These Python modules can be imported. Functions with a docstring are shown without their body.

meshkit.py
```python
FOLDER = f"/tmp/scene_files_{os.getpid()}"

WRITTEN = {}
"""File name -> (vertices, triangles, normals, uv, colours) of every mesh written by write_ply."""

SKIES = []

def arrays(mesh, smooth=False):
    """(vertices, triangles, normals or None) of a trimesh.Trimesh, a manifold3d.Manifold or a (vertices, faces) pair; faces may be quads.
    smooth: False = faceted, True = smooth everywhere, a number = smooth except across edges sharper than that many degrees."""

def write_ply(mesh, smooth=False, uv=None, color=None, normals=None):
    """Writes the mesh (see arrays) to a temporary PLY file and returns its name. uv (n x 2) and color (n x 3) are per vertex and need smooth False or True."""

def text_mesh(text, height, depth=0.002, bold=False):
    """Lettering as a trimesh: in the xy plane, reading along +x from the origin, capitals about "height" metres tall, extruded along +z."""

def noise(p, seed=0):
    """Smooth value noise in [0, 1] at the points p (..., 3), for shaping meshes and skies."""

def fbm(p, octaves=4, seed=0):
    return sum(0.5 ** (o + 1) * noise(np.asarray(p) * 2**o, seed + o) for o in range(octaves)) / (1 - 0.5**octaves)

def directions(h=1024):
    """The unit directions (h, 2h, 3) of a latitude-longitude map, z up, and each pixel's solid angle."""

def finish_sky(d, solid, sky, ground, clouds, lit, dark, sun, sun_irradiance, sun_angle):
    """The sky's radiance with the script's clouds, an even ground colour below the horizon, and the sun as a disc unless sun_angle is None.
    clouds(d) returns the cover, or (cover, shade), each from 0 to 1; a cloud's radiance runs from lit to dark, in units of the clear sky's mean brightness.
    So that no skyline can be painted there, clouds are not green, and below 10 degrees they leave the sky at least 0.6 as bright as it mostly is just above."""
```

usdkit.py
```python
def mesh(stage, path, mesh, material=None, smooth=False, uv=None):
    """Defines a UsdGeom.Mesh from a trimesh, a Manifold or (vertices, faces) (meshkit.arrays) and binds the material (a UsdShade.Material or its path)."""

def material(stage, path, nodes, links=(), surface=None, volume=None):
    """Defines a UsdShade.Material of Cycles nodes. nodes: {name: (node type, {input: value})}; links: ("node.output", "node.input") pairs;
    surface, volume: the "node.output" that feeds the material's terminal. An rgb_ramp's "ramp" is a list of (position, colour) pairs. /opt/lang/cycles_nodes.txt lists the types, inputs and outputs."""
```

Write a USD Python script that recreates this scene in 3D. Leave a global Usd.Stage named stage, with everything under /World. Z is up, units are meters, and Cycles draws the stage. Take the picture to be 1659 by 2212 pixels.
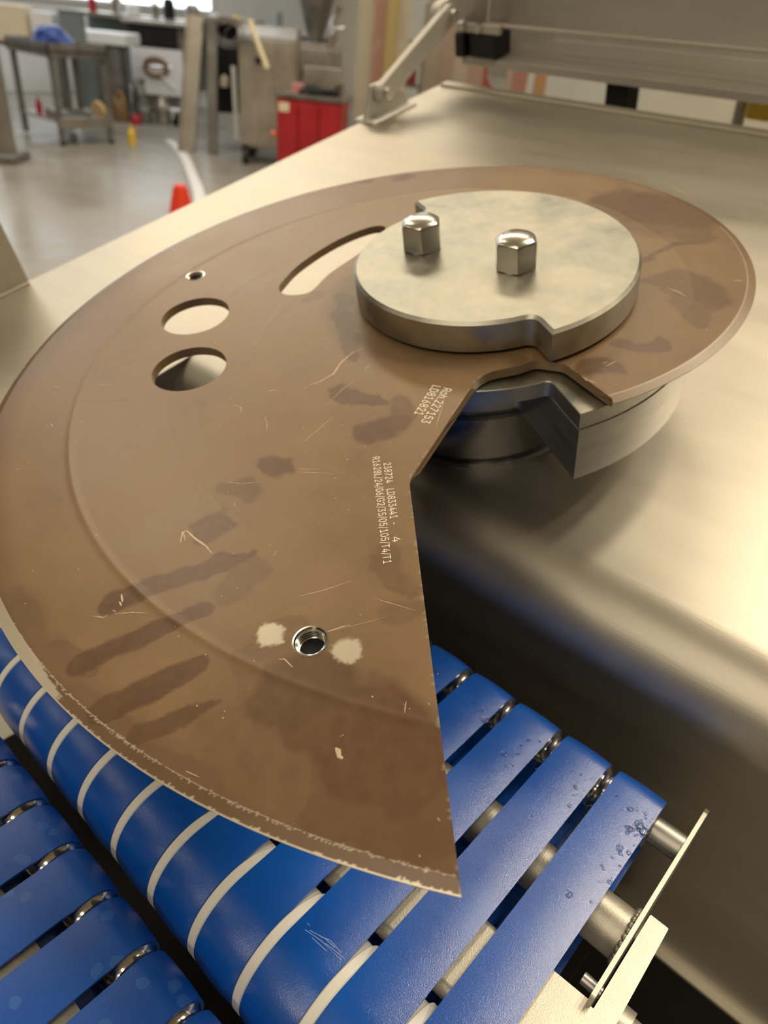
import math, numpy as np, trimesh, usdkit, meshkit, shapely
from shapely.geometry import Polygon, Point, LineString, MultiPoint
from shapely import affinity
from scipy.spatial import Delaunay
from scipy.interpolate import CubicSpline
from pxr import Usd, UsdGeom, UsdLux, UsdShade, Gf, Sdf

stage = Usd.Stage.CreateInMemory()
UsdGeom.SetStageUpAxis(stage, 'Z')
UsdGeom.SetStageMetersPerUnit(stage, 1.0)
UsdGeom.Xform.Define(stage, '/World')
rng = np.random.default_rng(7)
PI = math.pi

# ------------------------------------------------------------------ camera
H = 1.2                                    # the blade hub stands 1.2 m above the floor (world origin under it)
TH = math.radians(15.8)                    # the slicer head leans towards the conveyor
CAM = np.array([0.2710, -0.3989, 0.1194 + H])
_R = np.array([[0.7342, 0.6738, 0.0839], [-0.4306, 0.3665, 0.8248], [0.525, -0.6417, 0.5591]])
_U, _, _V = np.linalg.svd(_R)
RC = _U @ _V                               # rows: camera right, up, back in world space
cam = UsdGeom.Camera.Define(stage, '/World/camera')
cm = np.eye(4); cm[:3, :3] = RC; cm[3, :3] = CAM
cam.AddTransformOp().Set(Gf.Matrix4d(*map(float, cm.ravel())))
cam.CreateFocalLengthAttr(24.0)
cam.CreateHorizontalApertureAttr(24.0 * 1659 / 1567)
cam.CreateVerticalApertureAttr(24.0 * 2212 / 1567)
cam.CreateClippingRangeAttr(Gf.Vec2f(0.02, 100.0))
cam.CreateFStopAttr(8.5)
cam.CreateFocusDistanceAttr(0.315)
cam.CreateExposureAttr(0.12)

# ------------------------------------------------------------------ light
def rect(name, x, y, z, w, h, power, color, rx=0, rz=0):
    l = UsdLux.RectLight.Define(stage, '/World/lamps/' + name)
    l.AddTranslateOp().Set(Gf.Vec3d(x, y, z)); l.AddRotateZOp().Set(rz); l.AddRotateXOp().Set(rx)
    l.CreateWidthAttr(w); l.CreateHeightAttr(h); l.CreateIntensityAttr(power); l.CreateColorAttr(Gf.Vec3f(*color))
WARM, COOL = (1.0, 0.845, 0.61), (0.86, 0.93, 1.0)
CEIL = 4.3
dome = UsdLux.DomeLight.Define(stage, '/World/lamps/ambient')
dome.CreateIntensityAttr(0.25); dome.CreateColorAttr(Gf.Vec3f(1.0, 0.93, 0.82))
n = 0
LAMPS = [(-1.6, 2.3, .4, 1.6, 9), (-3.0, 4.9, .5, 2.4, 12), (.2, 4.9, .5, 2.4, 11), (-5.4, 2.0, .5, 2.4, 13), (-3.2, 2.2, .5, 2.4, 9), (-3.2, 0, .5, 2.0, 8),
         (.2, -5.6, .3, 2.6, 40), (-3.6, -3.2, .4, 1.6, 7), (-2.5, 8.6, .5, 2.4, 14), (.9, -2.6, .4, 2.0, 13)]  # last two are fill lamps, added to brighten the back wall and the belts
for x, y, w, h, k in LAMPS:
    rect(f'tube_{n}', x, y, CEIL - 0.1, w, h, k, WARM, rz=90); n += 1
for x, k in ((.30, 30), (.95, 38), (1.6, 36)): rect(f'tube_{n}', x, 1.8, CEIL - 0.1, .2, 1.7, k, WARM); n += 1
for x in (-9.2, -6.4):
    for y in (0.8, 4.0, 7.0):
        rect(f'tube_{n}', x, y, CEIL - 0.1, 0.5, 1.5, 9.0, COOL); n += 1

# ------------------------------------------------------------------ helpers
used = {}
def path_of(name, parent=None):
    base = str(parent.GetPath()) if parent is not None else '/World'
    k = (base, name); i = used.get(k, -1) + 1; used[k] = i
    return f'{base}/{name}' if i == 0 else f'{base}/{name}_{i:03d}'
MX = np.array([[1, 0, 0], [0, math.cos(TH), -math.sin(TH)], [0, math.sin(TH), math.cos(TH)]])
FR = {'W': np.eye(3), 'M': MX}
def setx(x, loc, rot3):
    m = np.eye(4); m[:3, :3] = rot3.T; m[3, :3] = rot3 @ np.asarray(loc, float) + [0, 0, H]
    UsdGeom.Xformable(x).AddTransformOp().Set(Gf.Matrix4d(*map(float, m.ravel())))
def tag(p, label=None, cat=None, group=None, kind=None):
    for k, v in (('label', label), ('category', cat), ('group', group), ('kind', kind)):
        if v: p.SetCustomDataByKey(k, v)
    return p
ORI = {}
def thing(name, label, cat, loc=(0, 0, 0), frame='W', group=None, kind=None, rot=None):
    """An Xform at the thing's base; its parts are given in the same frame (W world, M leaning slicer head)."""
    x = UsdGeom.Xform.Define(stage, path_of(name))
    R3 = FR[frame] if rot is None else rot
    if rot is None: setx(x, loc, R3); ORI[str(x.GetPath())] = np.asarray(loc, float)
    else:
        m = np.eye(4); m[:3, :3] = rot.T; m[3, :3] = loc
        x.AddTransformOp().Set(Gf.Matrix4d(*map(float, m.ravel()))); ORI[str(x.GetPath())] = np.zeros(3)
    return tag(x.GetPrim(), label, cat, group, kind)
def asm(m):
    if isinstance(m, (list, tuple)) and not isinstance(m[0], np.ndarray): m = trimesh.util.concatenate([asm(a) for a in m])
    if isinstance(m, tuple): m = trimesh.Trimesh(*m, process=False)
    return m
def part(name, mesh, mat, parent, smooth=30, label=None, kind=None):
    top = '/'.join(str(parent.GetPath()).split('/')[:3])
    m = asm(mesh).copy(); m.apply_translation(-ORI[top])
    p = usdkit.mesh(stage, path_of(name, parent), m, mat, smooth=smooth).GetPrim()
    return tag(p, label, kind=kind)
def solo(name, mesh, mat, label=None, cat=None, loc=(0, 0, 0), frame='W', group=None, kind=None, smooth=30):
    m = asm(mesh).copy(); m.apply_translation(-np.asarray(loc, float))
    g = usdkit.mesh(stage, path_of(name), m, mat, smooth=smooth)
    setx(g, loc, FR[frame])
    return tag(g.GetPrim(), label, cat, group, kind)

def box(x0, x1, y0, y1, z0, z1):
    m = trimesh.creation.box([x1 - x0, y1 - y0, z1 - z0]); m.apply_translation([(x0 + x1) / 2, (y0 + y1) / 2, (z0 + z1) / 2]); return m
def bev(x0, x1, y0, y1, z0, z1, b=0.002):
    """box with chamfered edges"""
    v = []
    for sx in (0, 1):
        for sy in (0, 1):
            for sz in (0, 1):
                c = np.array([(x0, x1)[sx], (y0, y1)[sy], (z0, z1)[sz]]); s = np.array([1 - 2 * sx, 1 - 2 * sy, 1 - 2 * sz]) * b
                for k in range(3):
                    d = s.copy(); d[k] = 0; v.append(c + d)
    return trimesh.convex.convex_hull(np.array(v))
def cyl(a, b, r, n=24, r2=None):
    a, b = np.asarray(a, float), np.asarray(b, float); d = b - a; L = np.linalg.norm(d)
    m = lathe([(0, 0), (r, 0), (r if r2 is None else r2, L), (0, L)], n)
    m.apply_transform(trimesh.geometry.align_vectors([0, 0, 1], d / L)); m.apply_translation(a); return m
def lathe(prof, n=48):
    return trimesh.creation.revolve(np.array(prof, float), sections=n)
def lathe_x(prof, y, z, n=40):
    """profile (x, r) turned about an axis along x"""
    m = lathe([(r, x) for x, r in prof], n)
    m.apply_transform(np.array([[0, 0, 1, 0], [1, 0, 0, y], [0, 1, 0, z], [0, 0, 0, 1.0]])); return m
def prism(poly, z0, z1):
    m = trimesh.creation.extrude_polygon(poly if isinstance(poly, Polygon) else Polygon(poly), z1 - z0, engine='earcut'); m.apply_translation([0, 0, z0]); return m
def prism_x(poly, x0, x1):
    """polygon in (y, z), extruded along x"""
    m = prism(poly, 0, x1 - x0); m.apply_transform(np.array([[0, 0, 1, x0], [1, 0, 0, 0], [0, 1, 0, 0], [0, 0, 0, 1.0]])); return m
def tube(pts, r, n=8):
    p = np.asarray(pts, float); t = np.gradient(p, axis=0); t /= np.linalg.norm(t, axis=1, keepdims=True)
    up = np.array([0, 0, 1.0]); a = []
    ref = np.cross(t[0], up if abs(t[0][2]) < .9 else [1, 0, 0]); ref /= np.linalg.norm(ref)
    V = []
    for i in range(len(p)):
        ref = ref - t[i] * (ref @ t[i]); ref /= np.linalg.norm(ref); b = np.cross(t[i], ref)
        ang = np.arange(n) * 2 * PI / n
        V.append(p[i] + r * (np.cos(ang)[:, None] * ref + np.sin(ang)[:, None] * b))
    return loft(V)
def loft(rings, cap=True):
    """closed rings with equal counts, capped by fans"""
    n = len(rings[0]); V = np.vstack(rings); F = []
    for k in range(len(rings) - 1):
        i = np.arange(n); j = (i + 1) % n; a = k * n
        F += [np.c_[a + i, a + j, a + n + j], np.c_[a + i, a + n + j, a + n + i]]
    if cap:
        for k, s in ((0, -1), (len(rings) - 1, 1)):
            V = np.vstack([V, np.mean(rings[k], axis=0)]); c = len(V) - 1; i = np.arange(n) + k * n; j = (np.arange(n) + 1) % n + k * n
            F.append(np.c_[np.full(n, c), i, j] if s > 0 else np.c_[np.full(n, c), j, i])
    return trimesh.Trimesh(V, np.vstack(F), process=False)
def bevel_prism(pts, z0, z1, c):
    """star-shaped outline extruded with a chamfered top rim (fan caps about the origin)"""
    P = np.asarray(pts, float)
    e = np.roll(P, -1, 0) - P; nr = np.c_[e[:, 1], -e[:, 0]]; nr /= np.linalg.norm(nr, axis=1, keepdims=True)
    nv = nr + np.roll(nr, 1, 0); nv /= np.maximum(np.linalg.norm(nv, axis=1, keepdims=True), 1e-9); nv /= np.maximum((nv * nr).sum(1, keepdims=True), .5)
    R = lambda q, z: np.c_[q, np.full(len(q), z)]
    m = loft([R(P, z0), R(P, z1 - c), R(P - nv * c, z1)], cap=False)
    tops = []
    for q, z, flip in ((P - nv * c, z1, False), (P, z0, True)):
        v, f = trimesh.creation.triangulate_polygon(Polygon(q), engine='earcut')
        v3 = np.c_[v, np.full(len(v), z)]
        t = trimesh.Trimesh(v3, f, process=False)
        if (t.face_normals[:, 2].mean() > 0) == flip: t.invert()
        tops.append(t)
    return trimesh.util.concatenate([m] + tops)
def rotz(m, a, c=(0, 0, 0)):
    m = m.copy(); m.apply_transform(trimesh.transformations.rotation_matrix(a, [0, 0, 1], c)); return m

# ------------------------------------------------------------------ materials
LK = '/World/Looks/'
def mat(name, color, rough=0.5, metal=0.0, **kw):
    return usdkit.material(stage, LK + name, {'p': ('principled_bsdf', dict(base_color=color, roughness=rough, metallic=metal, **kw))}, surface='p.BSDF')
def noisy(name, c1, c2, rough=(0.4, 0.5), metal=0.0, scale=(8, 8, 8), detail=3, bump=0.0, bscale=(300, 300, 300), ramp=(0.35, 0.65), nscale=1.0, bdist=0.001, **kw):
    nodes = {'g': ('texture_coordinate', {}), 'm': ('mapping', {'scale': scale}), 'n': ('noise_texture', {'scale': nscale, 'detail': detail, 'roughness': 0.6}),
             'r': ('rgb_ramp', {'ramp': [(ramp[0], c1), (ramp[1], c2)]}), 'q': ('map_range', {'from_min': 0.3, 'from_max': 0.7, 'to_min': rough[0], 'to_max': rough[1], 'clamp': True}),
             'p': ('principled_bsdf', dict(metallic=metal, **kw))}
    links = [('g.object', 'm.vector'), ('m.vector', 'n.vector'), ('n.fac', 'r.fac'), ('r.color', 'p.base_color'), ('n.fac', 'q.value'), ('q.result', 'p.roughness')]
    if bump:
        nodes |= {'m2': ('mapping', {'scale': bscale}), 'n2': ('noise_texture', {'scale': 1.0, 'detail': 2}), 'b': ('bump', {'strength': bump, 'distance': bdist})}
        links += [('g.object', 'm2.vector'), ('m2.vector', 'n2.vector'), ('n2.fac', 'b.height'), ('b.normal', 'p.normal')]
    return usdkit.material(stage, LK + name, nodes, links, surface='p.BSDF')
def glow(name, color, k):
    return usdkit.material(stage, LK + name, {'e': ('emission', {'color': color, 'strength': k})}, surface='e.emission')

M_table = noisy('brushed_housing_steel', (.50, .475, .42), (.585, .555, .49), (.42, .50), 1.0, scale=(3, 14, 14), bump=.10, bscale=(60, 1400, 60), bdist=.0004)
M_hood = noisy('hood_steel', (.58, .56, .53), (.66, .64, .61), (.5, .6), .55, scale=(3, 14, 14))
M_alu = noisy('worn_aluminium', (.32, .335, .305), (.55, .53, .465), (.34, .48), 1.0, scale=(30, 30, 30), detail=7, bump=.06, bscale=(200, 900, 200), bdist=.0003)
M_turned = noisy('turned_steel', (.38, .38, .38), (.46, .46, .45), (.36, .46), 1.0, scale=(20, 20, 120), bump=.03, bscale=(60, 60, 2500), bdist=.0003)
M_dark_steel = mat('polished_dark_steel', (.30, .30, .31), .16, 1.0)
M_chrome = mat('polished_chrome', (.70, .68, .64), .15, 1.0)
M_bolt = mat('polished_bolt_steel', (.68, .66, .62), .24, 1.0)
M_cream = noisy('bead_blasted_steel', (.50, .48, .42), (.58, .555, .49), (.42, .5), .75, scale=(120, 120, 120), bump=.25, bscale=(1500, 1500, 1500), bdist=.0003)
M_white = noisy('white_plastic', (.84, .84, .82), (.88, .88, .86), (.32, .4), 0, scale=(30, 30, 30))
M_black = mat('black_rubber_and_hole_shade', (.012, .012, .014), .6)
M_dark_shade = mat('dark_steel_and_shade', (.014, .014, .016), .6, 0, specular_ior_level=.25)  # black paint; on the added pan it puts shade into the colour
M_letter = mat('engraved_letter', (.92, .85, .72), .5)
M_raw = noisy('bare_scraped_metal', (.52, .49, .40), (.70, .66, .56), (.45, .6), .5, scale=(900, 900, 900))

def belt_mat(name, haze, spots, coat):
    """blue polyurethane with a fine grain; dried droplet spots leave the skin duller"""
    nd = {'g': ('texture_coordinate', {}), 'geo': ('geometry', {}), 'n': ('noise_texture', {'scale': 28, 'detail': 3}), 'grain': ('noise_texture', {'scale': 2600, 'detail': 1}),
          'v': ('voronoi_texture', {'dimensions': '2D', 'scale': 85.0, 'randomness': 1.0}), 'fl': ('mapping', {'scale': (1, 1, .03)}), 'wv': ('noise_texture', {'scale': 160, 'detail': 1}), 'wm': ('mix', {'mix_type': 'add', 'fac': .004}),
          'ring': ('rgb_ramp', {'ramp': [(.0, (1, 1, 1)), (.12, (.7, .7, .7)), (.20, (1, 1, 1)), (.225, (0, 0, 0)), (1, (0, 0, 0))]}),
          'cell': ('rgb_ramp', {'ramp': [(.0, (0, 0, 0)), (.52, (0, 0, 0)), (.62, (1, 1, 1)), (1, (1, 1, 1))]}),
          'sp': ('math', {'math_type': 'multiply'}), 'sp2': ('math', {'math_type': 'multiply', 'value2': spots}),
          'cr': ('rgb_ramp', {'ramp': [(.3, (.003, .082, .47)), (.7, (.004, .105, .56))]}),
          'mx': ('mix', {'mix_type': 'mix', 'color2': (.06, .20, .62)}),
          'rr': ('map_range', {'from_min': .3, 'from_max': .7, 'to_min': .26 + haze, 'to_max': .32 + haze, 'clamp': True}),
          'b': ('bump', {'strength': .28, 'distance': .0003}), 'p': ('principled_bsdf', {'specular_ior_level': .5, 'coat_weight': coat, 'coat_roughness': .16, 'coat_ior': 1.5})}
    lk = [('geo.position', 'n.vector'), ('geo.position', 'grain.vector'), ('geo.position', 'wv.vector'), ('geo.position', 'wm.color1'), ('wv.color', 'wm.color2'), ('wm.color', 'fl.vector'), ('fl.vector', 'v.vector'), ('v.distance', 'ring.fac'), ('v.color', 'cell.fac'), ('ring.color', 'sp.value1'), ('cell.color', 'sp.value2'),
          ('sp.value', 'sp2.value1'), ('n.fac', 'cr.fac'), ('cr.color', 'mx.color1'), ('sp2.value', 'mx.fac'), ('mx.color', 'p.base_color'), ('n.fac', 'rr.value'), ('rr.result', 'p.roughness'), ('grain.fac', 'b.height'), ('b.normal', 'p.normal'), ('b.normal', 'p.coat_normal')]
    return usdkit.material(stage, LK + name, nd, lk, surface='p.BSDF')
M_belt = belt_mat('blue_belt', 0.0, 0.0, .75)
M_belt_wet = belt_mat('blue_belt_spotted', 0.10, 0.5, .12)

# blade coat: the mesh carries 'coat' = (grease smear, bare metal, wear)
M_blade = usdkit.material(stage, LK + 'brown_blade_coating', {
    'a': ('attribute', {'attribute': 'coat'}), 's': ('separate_color', {}), 'g': ('texture_coordinate', {}),
    'n': ('noise_texture', {'scale': 22, 'detail': 6, 'roughness': .65}), 'f': ('noise_texture', {'scale': 420, 'detail': 3}),
    'r': ('rgb_ramp', {'ramp': [(.3, (.195, .121, .062)), (.7, (.245, .154, .080))]}),
    'sm': ('mix', {'mix_type': 'mix', 'color2': (.085, .036, .018)}), 'bm': ('mix', {'mix_type': 'mix', 'color2': (.62, .57, .46)}),
    'rr': ('map_range', {'from_min': .3, 'from_max': .7, 'to_min': .33, 'to_max': .42, 'clamp': True}), 'r2': ('mix_float', {'b': .34}),
    'b': ('bump', {'strength': .05, 'distance': .0003}), 'p': ('principled_bsdf', {'specular_ior_level': .62})},
    [('a.color', 's.color'), ('g.object', 'n.vector'), ('g.object', 'f.vector'), ('n.fac', 'r.fac'), ('r.color', 'sm.color1'), ('s.r', 'sm.fac'), ('sm.color', 'bm.color1'), ('s.g', 'bm.fac'),
     ('bm.color', 'p.base_color'), ('n.fac', 'rr.value'), ('rr.result', 'r2.a'), ('s.r', 'r2.fac'), ('r2.result', 'p.roughness'), ('s.b', 'p.metallic'), ('f.fac', 'b.height'), ('b.normal', 'p.normal')], surface='p.BSDF')

# ================================================================== the setting
M_floor = noisy('worn_concrete_floor', (.25, .225, .185), (.34, .32, .28), (.22, .42), 0, scale=(.9, .9, .9), detail=8, ramp=(.3, .7))
M_wall = noisy('cream_painted_wall', (.72, .66, .52), (.78, .72, .58), (.6, .7), 0, scale=(1.5, 1.5, 1.5))
M_wallw = noisy('white_painted_wall', (.78, .79, .80), (.84, .85, .86), (.6, .7), 0, scale=(1.5, 1.5, 1.5))
M_dim = noisy('grey_brown_wall', (.16, .15, .14), (.20, .19, .17), (.6, .7), 0, scale=(1.5, 1.5, 1.5))
M_ceil = mat('ceiling_paint', (.80, .74, .62), .8)
def struct(name, mesh, m):
    g = usdkit.mesh(stage, path_of(name), asm(mesh), m); return tag(g.GetPrim(), kind='structure')
X0, X1, Y0, Y1 = -12.0, 6.5, -7.0, 11.5
struct('floor', box(X0, X1, Y0, Y1, -.1, 0), M_floor)
struct('ceiling', box(X0, X1, Y0, Y1, CEIL, CEIL + .1), M_ceil)
struct('wall_left', box(X0 - .1, X0, Y0, Y1, 0, CEIL), M_wallw)
struct('wall_back', box(X0, X1, Y1, Y1 + .1, 0, CEIL), M_wall)
struct('wall_right', box(X1, X1 + .1, Y0, Y1, 0, CEIL), M_dim)
struct('wall_front', box(X0, X1, Y0 - .1, Y0, 0, CEIL), M_dim)

# ================================================================== slicer head (frame M: leaning with the blade)
ZT = -.117
YF, RF = -.123, .042                     # front face and its rounded edge
prof = [(.592, ZT)] + [(YF + RF - RF * math.sin(a), ZT - RF + RF * math.cos(a)) for a in np.linspace(0, PI / 2, 14)] + [(YF, -.49), (YF + .012, -.49), (YF + .012, -.48), (.592, -.48)]
t = thing('slicer_head_housing', 'broad brushed stainless slicer housing with rounded front edge under the brown blade', 'machine housing', (.1, .2, -.3), 'M')
CX = -.246                               # left of this the top runs further forward
prof2 = [(min(y, 9) if y > YF + RF else y - .25, z) for y, z in prof]
prof2 = [(.592, ZT)] + [(y - .25, z) for y, z in prof[1:-1]] + [(.592, -.48)]
part('housing_shell', [prism_x(prof, CX, .85), prism_x(prof2, -.517, CX)], M_table, t)
part('rear_lip', bev(-.512, .85, .578, .594, ZT - .001, ZT + .0035, .001), M_table, t)
part('bottom_hem', prism_x([(YF - .007, -.494), (YF + .002, -.494), (YF + .002, -.489), (YF - .007, -.489)], CX, .85), M_table, t)

# dark stand and pan, added to darken belt gaps and front face reflections
t = thing('added_dark_stand', 'dark stand added under the slicer head, with a pan that keeps the belt gaps dark', 'machine stand', (.1, .2, -H), 'W')
part('stand_body', box(-.42, .75, .16, .50, -H, -.66), M_dark_shade, t)
part('added_dark_pan', bev(-.235, .24, -1.5, -.012, -.46, -.44, .003), M_dark_shade, t)
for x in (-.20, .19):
    for y in (-1.45, -.06): part('leg', box(x - .03, x + .03, y - .03, y + .03, -H, -.46), M_dark_shade, t)

# spindle flange under the blade
t = thing('spindle_flange', 'dark polished round spindle flange standing on the housing beneath the blade', 'spindle', (0, 0, ZT), 'M')
part('flange_ring', lathe([(0, ZT), (.0765, ZT), (.0765, ZT + .0025), (.0745, ZT + .0045), (.067, ZT + .005), (0, ZT + .005)], 96), M_dark_steel, t, label='thin bright rim ring at the foot of the flange')
part('cylinder', lathe([(0, ZT + .004), (.072, ZT + .004), (.072, ZT + .040), (.070, ZT + .042), (.066, ZT + .042), (.066, ZT + .047), (.071, -.0785), (.069, -.0772), (0, -.0772)], 96), M_dark_steel, t)

def two_radius(RA, RB, a_bot, a_top, ra=.006, n=70):
    """outline: radius RA counter-clockwise from a_bot to a_top, then RB round the other side, with rounded inner steps"""
    P = []
    for a in np.linspace(a_bot, a_top, n): P.append((RA * math.cos(a), RA * math.sin(a)))
    da = ra / RB
    for a in np.linspace(PI, PI * 1.5, 7)[1:]:                     # fillet at the top step
        pass
    end = a_bot + 2 * PI
    P.append(((RB + ra) * math.cos(a_top), (RB + ra) * math.sin(a_top)))
    for s in np.linspace(0, 1, 5)[1:]:
        th = s * PI / 2; r = RB + ra - ra * math.sin(th); an = a_top + da * (1 - math.cos(th)); P.append((r * math.cos(an), r * math.sin(an)))
    for a in np.linspace(a_top + da, end - da, n)[1:-1]: P.append((RB * math.cos(a), RB * math.sin(a)))
    for s in np.linspace(0, 1, 5):
        th = (1 - s) * PI / 2; r = RB + ra - ra * math.sin(th); an = end - da * (1 - math.cos(th)); P.append((r * math.cos(an), r * math.sin(an)))
    return P
rad = math.radians
# counterweight block below the blade
t = thing('blade_mount_block', 'stepped grey steel mounting block below the blade, its square corner showing in the notch', 'mounting block', (0, 0, -.077), 'M')
part('block_body', bevel_prism(two_radius(.1393, .068, rad(-29.4), rad(150.6), .004), -.077, -.0402, .0004), M_turned, t)
part('rim_plate', bevel_prism(two_radius(.1388, .104, rad(-29.4), rad(150.6), .004), -.0398, -.0295, .0004), M_alu, t, label='thin top plate of the block with a bright upper face')

# ---- the blade
TD = np.radians([-22.81, -15.63, -6.59, 4.39, 15.54, 24.76, 33.76, 42.91, 53.8, 66.4, 80.7, 92.8, 109.4, 124.1, 135.3, 145.4, 155.1, 164.8, 174.7, 184.9, 192.05, 199.07, 205.6, 213.2, 220.9, 227.6, 234.15, 237.6,
                 270 - .83 - .0, 272.75, 275.5, 278.7, 281.9, 285.7, 288.65, 292.1, 295.1, 299.24, 302.94, 304.7, 306.53])
RD = np.array([.1443, .1461, .1492, .1536, .1615, .1682, .1735, .1785, .1839, .1897, .196, .2006, .2065, .2132, .2185, .223, .2225, .2323, .2401, .2473, .2554, .2645, .2754, .2837, .2934, .3016, .3076, .3106,
               .3446, .3479, .3502, .3518, .3536, .356, .3588, .3616, .3634, .3667, .3688, .3703, .3712])
T0, T1 = TD[0], TD[-1]
cf = np.polynomial.Polynomial.fit(TD, RD, 7)
def rim(a): return cf(a)
ta = np.linspace(T0, T1, 2800)
outer = np.c_[rim(ta) * np.cos(ta), rim(ta) * np.sin(ta)]
def fil(a, b, c, r=.004, n=6):
    a, b, c = map(np.asarray, (a, b, c)); u = (a - b) / np.linalg.norm(a - b); v = (c - b) / np.linalg.norm(c - b)
    p, q = b + u * r, b + v * r; s = np.linspace(0, 1, n)[:, None]; return (1 - s) ** 2 * p + 2 * s * (1 - s) * b + s ** 2 * q
tipL, tipR = outer[-1], outer[0]
kink, nin1, nin2, nin3 = (.0851, -.1672), (.0617, -.0815), (.0655, -.069), (.0765, -.0560)
corner_pts = [tipL, kink, nin1, (.064, -.0715), (.0745, -.0575), (.0785, -.0480), (.094, -.0425), tipR]
notch = []
rads = [0, .005, .006, .004, .003, .003, .003, 0]
for i in range(1, 7): notch += list(fil(corner_pts[i - 1], corner_pts[i], corner_pts[i + 1], rads[i]))
def dens(P, step=.0012):
    out = []
    for a, b in zip(P[:-1], P[1:]):
        k = max(1, int(np.linalg.norm(np.asarray(b) - a) / step)); out += [np.asarray(a) + (np.asarray(b) - a) * j / k for j in range(k)]
    return np.array(out)
notch_d = dens([tipL] + notch + [tipR])[1:]
bound = np.vstack([outer, notch_d])
poly = Polygon(bound).buffer(0)
slot_pts = np.array([(-.117, -.0742), (-.123, -.0639), (-.128, -.051), (-.1316, -.0333), (-.1333, -.012), (-.1322, .0074), (-.1282, .0243), (-.1222, .0341), (-.1177, .0358), (-.111, .030), (-.106, .012), (-.1032, -.008), (-.102, -.0272), (-.0996, -.0449), (-.0955, -.0577), (-.0945, -.0673), (-.0998, -.0741), (-.1085, -.0775)])
_s = np.r_[0, np.cumsum(np.linalg.norm(np.diff(np.vstack([slot_pts, slot_pts[:1]]), axis=0), axis=1))]
slot = CubicSpline(_s, np.vstack([slot_pts, slot_pts[:1]]), bc_type='periodic')(np.linspace(0, _s[-1], 260)[:-1])
def ring(c, r, n): a = np.arange(n) * 2 * PI / n; return np.c_[c[0] + r * np.cos(a), c[1] + r * np.sin(a)]
HOLE1, HOLE2, INS1, INS2 = (-.1397, -.1309), (-.0912, -.1723), (.1155, -.2637), (-.1862, -.0958)
holes = [ring(HOLE1, .0233, 150), ring(HOLE2, .0233, 150), slot, ring(INS1, .0076, 60), ring(INS2, .0068, 60)]
def crease_d(a): return .0545 * np.clip(1.15 - .25 * np.abs((a - 3.6) / 2.6) ** 4, .6, 1)
BZ = -.0222
def top_z(p):
    p = np.asarray(p); a = np.arctan2(p[:, 1], p[:, 0]); a = np.where(a < T0, a + 2 * PI, a); r = np.hypot(p[:, 0], p[:, 1]); d = rim(np.clip(a, T0, T1)) - r
    cd = crease_d(a); s = cd - d                                  # distance beyond the crease
    z = -.036 * np.clip(s, 0, None)
    z += .00030 * np.exp(-((s) / .0016) ** 2) * np.where(a > 2.2, 1, .2)   # raised crease bead
    bw = .0052
    z -= .0015 * np.clip((bw - d) / bw, 0, 1)                      # ground bevel
    for off, w in ((.112, .00010), (.165, .00008)): z += w * np.exp(-((d - off) / .0008) ** 2)
    return BZ + z, a, r, d
stepm = .00135
gx, gy = np.meshgrid(np.arange(-.27, .24, stepm), np.arange(-.36, .215, stepm * .866)); gx = gx + (np.arange(gx.shape[0]) % 2)[:, None] * stepm / 2
G = np.c_[gx.ravel(), gy.ravel()]
full = poly
for h_ in holes: full = full.difference(Polygon(h_))
inner = full.buffer(-.0009)
shapely.prepare(inner)
G = G[shapely.contains_xy(inner, G[:, 0], G[:, 1])]
_, ga, gr, gd = top_z(G)
G = G[gd > .0078]
rows = []
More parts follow.
